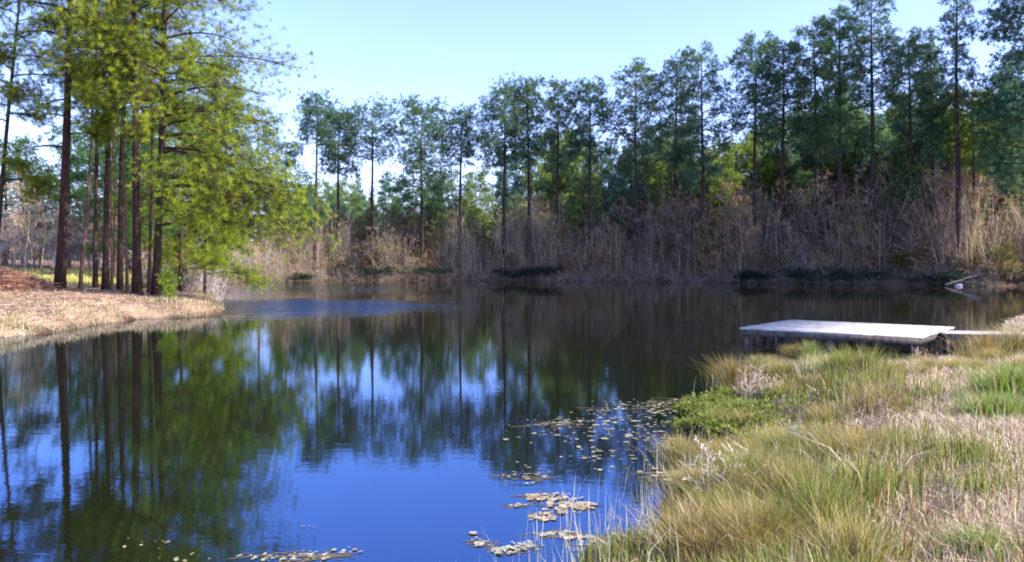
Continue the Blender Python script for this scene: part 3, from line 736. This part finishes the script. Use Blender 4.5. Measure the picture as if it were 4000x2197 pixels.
# ------------------------------------------------------------------ grass and reeds
def blades(mb, XY, h, wd, lean, r, c0, c1, ctip=None, z0=None, droop=.25, mixin=None):
    n = len(XY); x, y = XY[:, 0], XY[:, 1]
    z = height(x, y) if z0 is None else np.full(n, z0)
    z = np.maximum(z, -.12)
    a = r.uniform(0, 6.28, n); ld = np.stack([np.cos(a), np.sin(a)], 1) * (lean * np.abs(r.normal(size=n)) * h)[:, None]
    s = r.uniform(0, 3.14, n); sd_ = np.stack([np.cos(s), np.sin(s), np.zeros(n)], 1) * (wd / 2)[:, None]
    b = np.stack([x, y, z], 1); m = b + np.concatenate([ld * .35, (h * .58)[:, None]], 1); t = b + np.concatenate([ld, (h * (1 - droop * np.minimum(1, np.linalg.norm(ld, axis=1) / h)))[:, None]], 1)
    v = np.stack([b - sd_, b + sd_, m + sd_ * .8, m - sd_ * .8, t], 1).reshape(-1, 3)
    i = np.arange(n)[:, None] * 5
    k = r.uniform(0, 1, (n, 1)); c = np.array(c0) * (1 - k) + np.array(c1) * k; c = c * r.uniform(.75, 1.25, (n, 1))
    ct = c if ctip is None else c * .4 + np.array(ctip) * .6
    cc = np.stack([c * .9, c * .9, c, c, ct], 1).reshape(-1, 3)
    if mixin is not None:
        sel = np.repeat(r.uniform(size=n) < mixin[0], 5); alt = np.repeat(np.array(mixin[1:])[r.integers(0, len(mixin) - 1, n)] * r.uniform(.7, 1.3, (n, 1)), 5, 0); cc[sel] = alt[sel]
    mb.add(v, f3=i + np.array([[3, 2, 4]]), f4=i + np.array([[0, 1, 2, 3]]), col=cc)

def vnoise(x, y, s, ph=0):
    return .5 + .25 * (np.sin(x * s + ph + 2 * np.sin(y * s * .7 + ph)) + np.sin(y * s * 1.3 - ph + 1.5 * np.sin(x * s * .9)))

def scatter(n, x0, x1, y0, y1, r):
    # denser towards the camera, like blades per picture area
    y = (y0 * (y1 / y0) ** r.uniform(0, 1, n)); x = r.uniform(x0, x1, n)
    return np.stack([x, y], 1)

r = np.random.default_rng(21)
straw_zone = lambda x, y: x - (1.95 + .40 * (y - 4.3)) + .5 * np.sin(y * 1.3 + x * .7)          # >0 : pale trampled straw
# 1. straw
P = scatter(540000, -.5, 19, 3.2, 29, r); P = P[(P[:, 0] < P[:, 1] * .72 + .6)]
d = sdist(P[:, 0], P[:, 1]); sz = straw_zone(P[:, 0], P[:, 1]); nz_ = vnoise(P[:, 0], P[:, 1], 1.9)
keep = (d > -.05) & (r.uniform(size=len(P)) < np.clip(.14 + sz * .6 + (nz_ - .5) * .7, .05, 1))
P = P[keep]; sz = sz[keep]; n = len(P)
hh = r.uniform(.05, .19, n) * (1 + .9 * (sz < 0)) * (.7 + .6 * vnoise(P[:, 0], P[:, 1], 3.1)); mb = MB()
blades(mb, P, hh, .0030 + .0008 * P[:, 1], 1.1, r, (.42, .31, .18), (.80, .67, .50), z0=None, mixin=(.35, (.22, .14, .08), (.30, .26, .10), (.62, .50, .40), (.12, .08, .05)))
o = mb.build('dry_grass', M_grass); tag(o, 'pale dry grass covering the near bank', 'grass', kind='stuff')
print('straw', n)
# 2. green / olive grass
P = scatter(500000, -.5, 19, 3.4, 29, r); P = P[(P[:, 0] < P[:, 1] * .72 + .6)]
d = sdist(P[:, 0], P[:, 1]); sz = straw_zone(P[:, 0], P[:, 1]); nz_ = vnoise(P[:, 0], P[:, 1], 1.4, 2); n3 = vnoise(P[:, 0], P[:, 1], 4.2, 5)
keep = (d > -.12) & (r.uniform(size=len(P)) < np.clip(.72 - sz * 1.7 + (nz_ - .45) * 1.1 + (n3 - .5) * 1.5, .03, 1))
P = P[keep]; n = len(P); nz_ = nz_[keep]
hh = r.uniform(.12, .36, n) * (.45 + 1.2 * vnoise(P[:, 0], P[:, 1], 2.9, 1)) * np.clip(.40 + d[keep] * .35, .4, 1); mb = MB()
blades(mb, P, hh, .0042 + .0008 * P[:, 1], .27, r, (.08, .14, .018), (.27, .32, .045), ctip=(.46, .38, .15), mixin=(.32, (.30, .17, .05), (.62, .52, .34), (.14, .10, .05), (.20, .24, .10), (.48, .36, .18)))
o = mb.build('green_grass', M_grass); tag(o, 'olive green grass with straw tips on the near bank', 'grass', kind='stuff')
print('green', n)
# 3. thin pale stems standing in the shallows in front
P = scatter(9000, -1.5, 4.2, 3.9, 12.5, r); d = sdist(P[:, 0], P[:, 1])
keep = (d < .1) & (d > -.75) & (r.uniform(size=len(P)) < np.exp(np.minimum(d, 0) / .28)); P = P[keep]; n = len(P)
mb = MB(); blades(mb, P, r.uniform(.15, .46, n), np.full(n, .005), .22, r, (.38, .35, .22), (.62, .60, .50), z0=-.05)
o = mb.build('reed_stems', M_grass); tag(o, 'thin pale stems standing in the shallows', 'reeds', kind='stuff')
# 4. grass fringe of the point
P = scatter(60000, -24, -10.8, 19.5, 46, r); d = sdist(P[:, 0], P[:, 1]); nz_ = vnoise(P[:, 0], P[:, 1], .9)
keep = (d > -.1) & (d < 1.6 + 8 * (nz_ > .6)) & (r.uniform(size=len(P)) < np.clip(1.2 - d * .45, .10, 1) * np.clip((nz_ - .2) * 2, .15, 1)); P = P[keep]; n = len(P)
mb = MB(); blades(mb, P, r.uniform(.05, .22, n) * (.5 + vnoise(P[:, 0], P[:, 1], 1.6)), np.full(n, .02), .7, r, (.30, .28, .09), (.56, .46, .29), mixin=(.4, (.34, .22, .12), (.20, .24, .06), (.50, .42, .32)))
o = mb.build('point_grass', M_grass); tag(o, 'yellow dry grass fringing the point under the pines', 'grass', kind='stuff')
# 4b. pine litter on the point and far bank
n = 26000; P = np.stack([r.uniform(-26, -10.5, n), r.uniform(20, 46, n)], 1); d = sdist(P[:, 0], P[:, 1]); P = P[d > .2]; n = len(P)
z = height(P[:, 0], P[:, 1]); A_ = np.stack([P[:, 0], P[:, 1], z + .005], 1); dv = np.stack([r.normal(size=n) * .12, r.normal(size=n) * .12, np.abs(r.normal(size=n)) * .03], 1)
mb = MB(); segs(mb, A_, A_ + dv, .010, .006, col=np.array([[.9, .70, .56]]) * r.uniform(.25, 1.5, (n, 1)))
o = mb.build('pine_litter', M_twig); tag(o, 'fallen needles and twigs under the pines of the point', 'litter', kind='stuff')
# 5. clearing grass and far bank litter
P = np.stack([r.uniform(-60, -19, 16000), r.uniform(42, 68, 16000)], 1); d = sdist(P[:, 0], P[:, 1]); P = P[d > .3]; n = len(P)
mb = MB(); blades(mb, P, r.uniform(.1, .3, n), np.full(n, .05), .5, r, (.32, .33, .07), (.55, .50, .2))
o = mb.build('clearing_grass', M_grass); tag(o, 'yellow grass in the clearing at the left', 'grass', kind='stuff')

# rush clumps: things of their own
def rush(seed, n, R, H, wd, lean, c0, c1, ct):
    r = np.random.default_rng(seed); mb = MB(); a = r.uniform(0, 6.28, n); q = np.abs(r.normal(size=n)) * R * .45
    XY = np.stack([np.cos(a) * q, np.sin(a) * q], 1)
    # blades lean outward
    h = H * r.uniform(.35, 1.1, n); ld = XY / R * lean * .75 * h[:, None] * 1.2 + r.normal(size=(n, 2)) * .22 * h[:, None]
    s = r.uniform(0, 3.14, n); sd_ = np.stack([np.cos(s), np.sin(s), np.zeros(n)], 1) * wd / 2
    b = np.concatenate([XY, np.full((n, 1), -.06)], 1); m = b + np.concatenate([ld * .35, (h * .6)[:, None]], 1)
    t = b + np.concatenate([ld * 1.1, (h * .97)[:, None]], 1)
    v = np.stack([b - sd_, b + sd_, m + sd_ * .8, m - sd_ * .8, t], 1).reshape(-1, 3); i = np.arange(n)[:, None] * 5
    k = r.uniform(0, 1, (n, 1)); c = (np.array(c0) * (1 - k) + np.array(c1) * k) * r.uniform(.5, 1.6, (n, 1)); dry = r.uniform(size=(n, 1)); c = np.where(dry < .12, np.array([.55, .45, .30]), np.where(dry < .27, np.array([.30, .17, .06]), c)); cc = np.stack([c, c, c, c, c * .3 + np.array(ct) * .7], 1).reshape(-1, 3)
    mb.add(v, f3=i + np.array([[3, 2, 4]]), f4=i + np.array([[0, 1, 2, 3]]), col=cc); return mb
G0, G1, GT = (.05, .12, .012), (.20, .28, .03), (.36, .32, .08)
B0, B1, BT = (.11, .12, .02), (.28, .22, .05), (.42, .29, .10)
RG = rush(1, 900, .42, .72, .008, .6, G0, G1, GT).mesh('rush_clump', M_grass)
RB = rush(2, 900, .42, .70, .008, .55, B0, B1, BT).mesh('rush_clump', M_grass)
RM = rush(3, 1000, .5, .62, .008, .75, (.12, .13, .02), (.32, .28, .06), (.58, .44, .16)).mesh('rush_clump', M_grass)
RD = rush(4, 1500, .55, .55, .010, .8, (.06, .15, .012), (.20, .34, .04), (.30, .36, .08)).mesh('rush_clump', M_grass)
def put_rush(me, xp, yp, sc, label, group=None):
    # xp, yp: photo pixel of the clump's foot, on ground about .4 over the water
    D = 1.65 * F / (yp - HZ); X0 = px(xp, D)
    for _ in range(5):
        z = max(gz(X0, D), -.03); D = (EYE - z) * F / (yp - HZ); X0 = px(xp, D)
    o = bpy.data.objects.new('rush_clump', me); C.objects.link(o); o.location = (X0, D, z); sc *= .72; o.scale = (sc, sc, sc * rng.uniform(.8, 1.05)); o.rotation_euler = (0, 0, rng.uniform(0, 6.28))
    tag(o, label, 'rush clump', group); return o
put_rush(RB, 2868, 1520, 1.15, 'reddish brown rush clump in the water just left of the dock posts')
put_rush(RG, 3290, 1480, 1.05, 'tall green rush clump in front of the middle of the dock')
put_rush(RG, 3370, 1480, 1.1, 'green rush clump right of the tall one in front of the dock')
put_rush(RM, 3180, 1530, .8, 'olive rush clump in front of the left dock posts')
put_rush(RM, 3060, 1560, .7, 'small yellowish rush clump below the left dock end')
put_rush(RD, 3960, 1560, 1.3, 'bright green clump at the right edge of the bank, highest one there')
put_rush(RD, 3900, 1640, 1.1, 'dark green clump below the bright one at the right edge')
put_rush(RB, 3850, 1420, 1.4, 'brown rush clump behind the bright green ones near the right edge')
put_rush(RM, 3960, 1385, 1.7, 'olive rush clump at the right edge where the walkway ends')
put_rush(RD, 2900, 1640, .8, 'low leafy green clump standing in the shallows left of the dark hollow')
put_rush(RD, 2960, 1690, .7, 'lowest leafy green clump in the shallows at the dark hollow')
put_rush(RB, 3420, 1640, 1.1, 'brown rush clump in the middle of the near bank')
put_rush(RG, 2900, 1930, 1.0, 'fresh green clump at the water edge below the hollow')
put_rush(RB, 3080, 2010, 1.0, 'tawny rush clump below the hollow, amid greener ones')
put_rush(RG, 3200, 2090, 1.05, 'dark green rush clump bottom centre of the near bank')
put_rush(RB, 2920, 2180, .9, 'rusty rush clump at the bottom edge, beside the shallows')
put_rush(RM, 3330, 2240, .9, 'olive rush clump cut by the bottom edge')
put_rush(RD, 3830, 2180, .55, 'short vivid green tuft in the straw at lower right')
rr = np.random.default_rng(77); cnt = 0
while cnt < 95:
    xp = rr.uniform(2650, 4000); yp = rr.uniform(1380, 2230)
    D = 1.65 * F / (yp - HZ); X0 = px(xp, D); sd0 = float(sdist(np.array([X0]), np.array([D]))[0])
    if sd0 < -.1 or float(straw_zone(X0, D)) > -.1 and D < 11: continue
    put_rush([RG, RM, RB, RM][int(rr.integers(0, 4))], xp, yp, rr.uniform(.45, .85), 'mixed olive and brown rush clump in the near bank grass, one of many alike', 'rush clumps on the near bank'); cnt += 1

for i, (xp, yp, sc, cl, lab) in enumerate([
    (2930, 1580, .26, (1.5, 1.25, 1.2), 'pinkish dead twiggy shrub by the water below the dock'), (3010, 1560, .22, (1.5, 1.4, 1.2), 'pale dead twiggy shrub right of the pinkish one below the dock'),
    (3420, 1760, .26, (.8, .65, .6), 'dark brown dead shrub in the middle of the near bank'), (3090, 1700, .28, (.45, .42, .42), 'blackish dead shrub leaning over the dark hollow'),
    (2780, 1990, .24, (1.7, 1.65, 1.5), 'whitish dead shrub standing in the shallows amid pale stems'), (3120, 1800, .22, (.9, 1.0, .95), 'grey dead shrub just below the dark hollow'),
    (3600, 1440, .16, (1.3, 1.0, .9), 'reddish dead shrub near the right end of the dock'), (3700, 2050, .20, (.7, .6, .55), 'small dark dead shrub in the pale straw at lower right')]):
    D = 1.7 * F / (yp - HZ); X0 = px(xp, D)
    for _ in range(5):
        z = max(gz(X0, D), -.03); D = (EYE - z) * F / (yp - HZ); X0 = px(xp, D)
    c = copy_thing(used_b[4 + i % 2], (X0, D, z), rng.uniform(0, 6.28), (sc, sc, sc * .75), color=cl, barkcol=cl, label=lab)
    del c['group']; c.name = 'dead_shrub'
    for ch in list(c.children):
        if ch.name.startswith('leaves'): bpy.data.objects.remove(ch)
        else: ch.color = (*cl, 1)
# ------------------------------------------------------------------ floating leaves
def pads(mb, P, size, r, c0, c1):
    n = len(P); k = 7; a = np.arange(k) * 2 * np.pi / k
    s = size * np.clip(np.exp(r.normal(size=n) * .55), .35, 2.4); el = r.uniform(.3, 1, n); rot = r.uniform(0, 6.28, n)
    lx = np.cos(a)[None] * s[:, None] * (1 + .15 * r.normal(size=(n, k))); ly = np.sin(a)[None] * s[:, None] * el[:, None]
    x = lx * np.cos(rot)[:, None] - ly * np.sin(rot)[:, None]; y = lx * np.sin(rot)[:, None] + ly * np.cos(rot)[:, None]
    tz = r.normal(size=(n, 2)) * .05
    z = .006 + np.abs(x * tz[:, :1] + y * tz[:, 1:]) + r.uniform(0, .004, (n, 1))
    v = np.stack([P[:, :1] + x, P[:, 1:] + y, z], -1); ctr = np.stack([P[:, 0], P[:, 1], np.full(n, .005)], 1)[:, None]
    v = np.concatenate([v, ctr], 1).reshape(-1, 3); b = np.arange(n)[:, None] * (k + 1)
    f = np.concatenate([b + np.array([[i, (i + 1) % k, k]]) for i in range(k)])
    t = r.uniform(0, 1, (n, 1)); c = (np.array(c0) * (1 - t) + np.array(c1) * t)
    mb.add(v, f3=f, col=np.repeat(c, k + 1, 0))
def wpt(x, y): D = EYE * F / (y - HZ); return px(x, D), D
r = np.random.default_rng(31)
def cloud(n, cx, cy, sx, sy):                   # scattered around picture spots on the water
    q = np.stack([cx + np.clip(r.normal(size=n), -1.9, 1.9) * sx, cy + np.clip(r.normal(size=n), -1.9, 1.9) * sy], 1); q = q[q[:, 1] > 1500]
    W = np.array([wpt(*p) for p in q]); return W[sdist(W[:, 0], W[:, 1]) < .1]
mb = MB()
TAN0, TAN1 = (.12, .10, .03), (.38, .34, .16)
for (n, cx, cy, sx, sy) in ((330, 2600, 1590, 150, 16), (260, 2500, 1640, 170, 22), (240, 2760, 1620, 90, 40), (200, 2300, 1680, 170, 28), (170, 2550, 1720, 120, 35), (110, 2420, 1790, 120, 30), (130, 2750, 1850, 90, 22),
                        (40, 2060, 1850, 60, 22), (26, 1250, 2170, 60, 12), (34, 900, 2185, 160, 14), (18, 600, 2120, 60, 15), (16, 1370, 2160, 30, 10), (8, 1190, 2070, 20, 12)):
    W = cloud(int(n * .5), cx, cy, sx, sy); pads(mb, W, .019 if cy < 1900 else .011, r, TAN0, TAN1)
o = mb.build('floating_leaves', M_pad); tag(o, 'scattered tan leaves floating on the pond', 'leaves', kind='stuff')
def raft(cells, label, size=.016, n=90, c=(TAN0, TAN1)):
    mb = MB(); cx = np.mean([q[0] for q in cells]); cy = np.mean([q[1] for q in cells]); wx, wy = wpt(cx, cy)
    W = []
    for (x, y, sx, sy) in cells: W.append(cloud(int(n * .42) + 3, x, y, sx * 1.25, sy * 1.2))
    W = np.concatenate(W) - np.array([wx, wy]); pads(mb, W, size, r, *c)
    # sodden stems that hold the raft together
    ex = (W[:, 0].max() - W[:, 0].min()); ey = W[:, 1].max() - W[:, 1].min(); m = 14
    q = W[r.integers(0, len(W), m)]; a = r.uniform(-.5, .5, m) + (r.uniform(size=m) < .35) * 1.4; l = r.uniform(.22, .42, m) * max(ex, .25)
    A = np.stack([q[:, 0] - np.cos(a) * l, q[:, 1] - np.sin(a) * l * .8, np.full(m, .002)], 1); B = np.stack([q[:, 0] + np.cos(a) * l, q[:, 1] + np.sin(a) * l * .8, np.full(m, .004)], 1)
    segs(mb, A, B, .003, .002, col=(.16, .12, .06))
    o = mb.build('leaf_raft', M_pad); o.location = (wx, wy, 0); tag(o, label, 'floating leaves'); return o
PT = ((.20, .15, .07), (.50, .40, .24)); PW = ((.18, .17, .10), (.42, .40, .28))
raft([(2170, 1950, 45, 10), (2220, 1985, 40, 10), (2140, 2022, 32, 8), (2090, 1945, 22, 5), (2270, 1975, 22, 5)], 'largest tan raft of floating leaves, alone on the open blue water', n=150, c=PT)
raft([(1865, 2110, 12, 12), (1900, 2125, 22, 4)], 'short streak of white leaves left of the lower raft', n=14, c=PW)
raft([(2050, 2135, 30, 7), (1980, 2150, 30, 7)], 'white raft of floating leaves near the bottom, below the largest tan one', n=70, c=PW)
raft([(2180, 2088, 40, 4), (2260, 2100, 30, 4)], 'long thin white streak of leaves right of the white raft', n=60, c=PW)
raft([(2380, 2115, 50, 12)], 'pale raft of leaves pushed against the shallows stems', n=70, c=PW)
raft([(2060, 1868, 40, 8)], 'small pale raft of leaves above the largest tan one', n=30, c=PW)
raft([(2010, 1980, 18, 4)], 'tiny white streak of leaves just left of the largest tan raft', n=12, c=PW)
raft([(2700, 1848, 60, 6), (2620, 1860, 40, 5)], 'tan raft of leaves close to the near bank below the leafy clumps', n=70, c=PT)
raft([(2560, 1585, 80, 5), (2700, 1570, 50, 5)], 'straw coloured streak of leaves farthest out from the near bank', n=110, c=PT)
raft([(2180, 1655, 50, 8)], 'pale cluster of leaves farthest left in the leafy shallows', n=60, c=PW)
raft([(1100, 2180, 70, 6), (1220, 2178, 40, 5)], 'white line of floating leaves along the bottom edge left of the middle', n=60, size=.011, c=PW)

WP = []
for i, (x, y, sc) in enumerate([(2740, 1630, 1), (2810, 1600, .9), (2870, 1660, 1.2), (2930, 1620, 1), (2800, 1700, 1), (2900, 1730, 1.1), (2990, 1700, 1.3), (3040, 1640, 1.1), (2700, 1680, .7), (2980, 1770, .9), (3080, 1590, 1.1), (2860, 1560, .9)]):
    wx, wy = wpt(x, y)
    if i < 3:
        WP.append(put_shrub(900 + i, wx, wy, .36, .19, 420, (.09, .13, .02), (.27, .29, .05), 'leafy yellow green water plant in the shallows, one of many alike', name='water_plant', z=-.02, L=.06, W=.022))
        WP[-1]['category'] = 'water plant'; WP[-1]['group'] = 'leafy water plants in the shallows'; WP[-1].scale = (sc,) * 3
    else: copy_thing(WP[i % 3], (wx, wy, -.02), rng.uniform(0, 6), (sc,) * 3)
# ------------------------------------------------------------------ dock
u = np.array([.78, -.625, 0]); u /= np.linalg.norm(u); v_ = np.array([-u[1], u[0], 0])
A0 = np.array([px(2890, 19.8), 19.8, 0.]); LU, LV, TOP = 4.05, 3.6, .42
dock = empty('dock', tuple(A0), 0); tag(dock, 'weathered grey wooden dock low over the water beside the near bank', 'dock')
def P3(a, b, z): return u * a + v_ * b + np.array([0, 0, z])
mb = MB(); r = np.random.default_rng(4); nb_ = 27
for i in range(nb_):
    b = (i + .5) * LV / nb_; box(mb, P3(LU / 2 + r.uniform(-.015, .015), b, TOP - .019 + r.uniform(-.003, .003)), (LU + .06, LV / nb_ - .018, .038), u, col=np.ones(3) * r.uniform(.6, 1.15))
mb.build('deck', M_deck, dock)
for (a, b, la, lb_) in ((LU / 2, .03, LU, .05), (LU / 2, LV - .03, LU, .05)):
    mb = MB(); box(mb, P3(a, b, TOP - .105), (la, lb_, .13), u); mb.build('rim_beam', M_beam, dock)
for (a, b) in ((.03, LV / 2), (LU - .03, LV / 2), (LU / 2, LV / 2)):
    mb = MB(); box(mb, P3(a, b, TOP - .107), (.05, LV - .12, .125), u); mb.build('rim_beam', M_beam, dock)
for a in (.14, LU / 2 + .1, LU - .14):
    for b in (.14, LV / 2, LV - .14):
        mb = MB(); tube(mb, [P3(a, b, -1.2), P3(a, b, TOP - .05)], .075, k=10); mb.build('post', M_beam, dock)
for a in (.45, .9):
    mb = MB(); box(mb, P3(a, .02, .10), (.03, .04, .36), u); mb.build('brace', M_beam, dock)
# walkway to the bank
w0 = P3(LU + .02, LV * .52, 0); wd_ = np.array([2.35, -.5, 0]); wl = np.linalg.norm(wd_); wu = wd_ / wl; wv = np.array([-wu[1], wu[0], 0])
mb = MB(); nn = 22
for i in range(nn):
    c = w0 + wu * ((i + .5) * wl / nn) + np.array([0, 0, TOP - .03]); box(mb, c, (wl / nn - .003, 1.0, .036), wu, col=np.ones(3) * r.uniform(.8, 1.1))
mb.build('walkway', M_deck, dock)
for sgn in (-1, 1):
    mb = MB(); box(mb, w0 + wu * wl / 2 + wv * .53 * sgn + np.array([0, 0, TOP - .085]), (wl - .02, .05, .15), wu); mb.build('rim_beam', M_beam, dock)

# ------------------------------------------------------------------ camera, sun, sky
cam = bpy.data.cameras.new('camera'); co = bpy.data.objects.new('camera', cam); C.objects.link(co)
cam.sensor_width = 36; cam.lens = 36 * F / 4000; cam.clip_end = 6000; cam.clip_start = .05
co.location = (0, 0, EYE); co.rotation_euler = (math.radians(90), 0, 0)
cam.shift_y = -(1098.5 - HZ) / 4000
scene.camera = co
AZ, EL = 108, 38
s = Vector((math.sin(math.radians(AZ)) * math.cos(math.radians(EL)), math.cos(math.radians(AZ)) * math.cos(math.radians(EL)), math.sin(math.radians(EL))))
sl = bpy.data.lights.new('sun', 'SUN'); so = bpy.data.objects.new('sun', sl); C.objects.link(so)
sl.energy = 5.0; sl.angle = math.radians(.5); sl.color = (1, .93, .82)
so.rotation_euler = s.to_track_quat('Z', 'Y').to_euler(); so.location = (30, 10, 40)
wd = bpy.data.worlds.new('World'); scene.world = wd; wd.use_nodes = True
nt = wd.node_tree; nt.nodes.clear()
out = nt.nodes.new('ShaderNodeOutputWorld'); bg = nt.nodes.new('ShaderNodeBackground'); bg.inputs[1].default_value = .15
sk = nt.nodes.new('ShaderNodeTexSky'); sk.sky_type = 'NISHITA'; sk.sun_disc = False
sk.sun_elevation = math.radians(EL); sk.sun_rotation = math.radians(AZ); sk.air_density = 1.0; sk.dust_density = 1.3; sk.ozone_density = 2.0
hs = nt.nodes.new('ShaderNodeHueSaturation'); hs.inputs['Saturation'].default_value = 1.05
nt.links.new(sk.outputs[0], hs.inputs['Color']); nt.links.new(mixc(nt, hs.outputs[0], (1.06, 1.0, 1.45), 1.0, 'MULTIPLY'), bg.inputs[0]); nt.links.new(bg.outputs[0], out.inputs[0])
vs = scene.view_settings; vs.view_transform = 'Standard'; vs.look = 'None'; vs.exposure = 1.3; vs.gamma = 1
scene.render.engine = 'CYCLES'
scene.cycles.use_denoising = True
scene.cycles.max_bounces = 6; scene.cycles.diffuse_bounces = 3; scene.cycles.glossy_bounces = 3; scene.cycles.transmission_bounces = 4
scene.cycles.filter_width = 1.9
print('objects', len(bpy.data.objects))
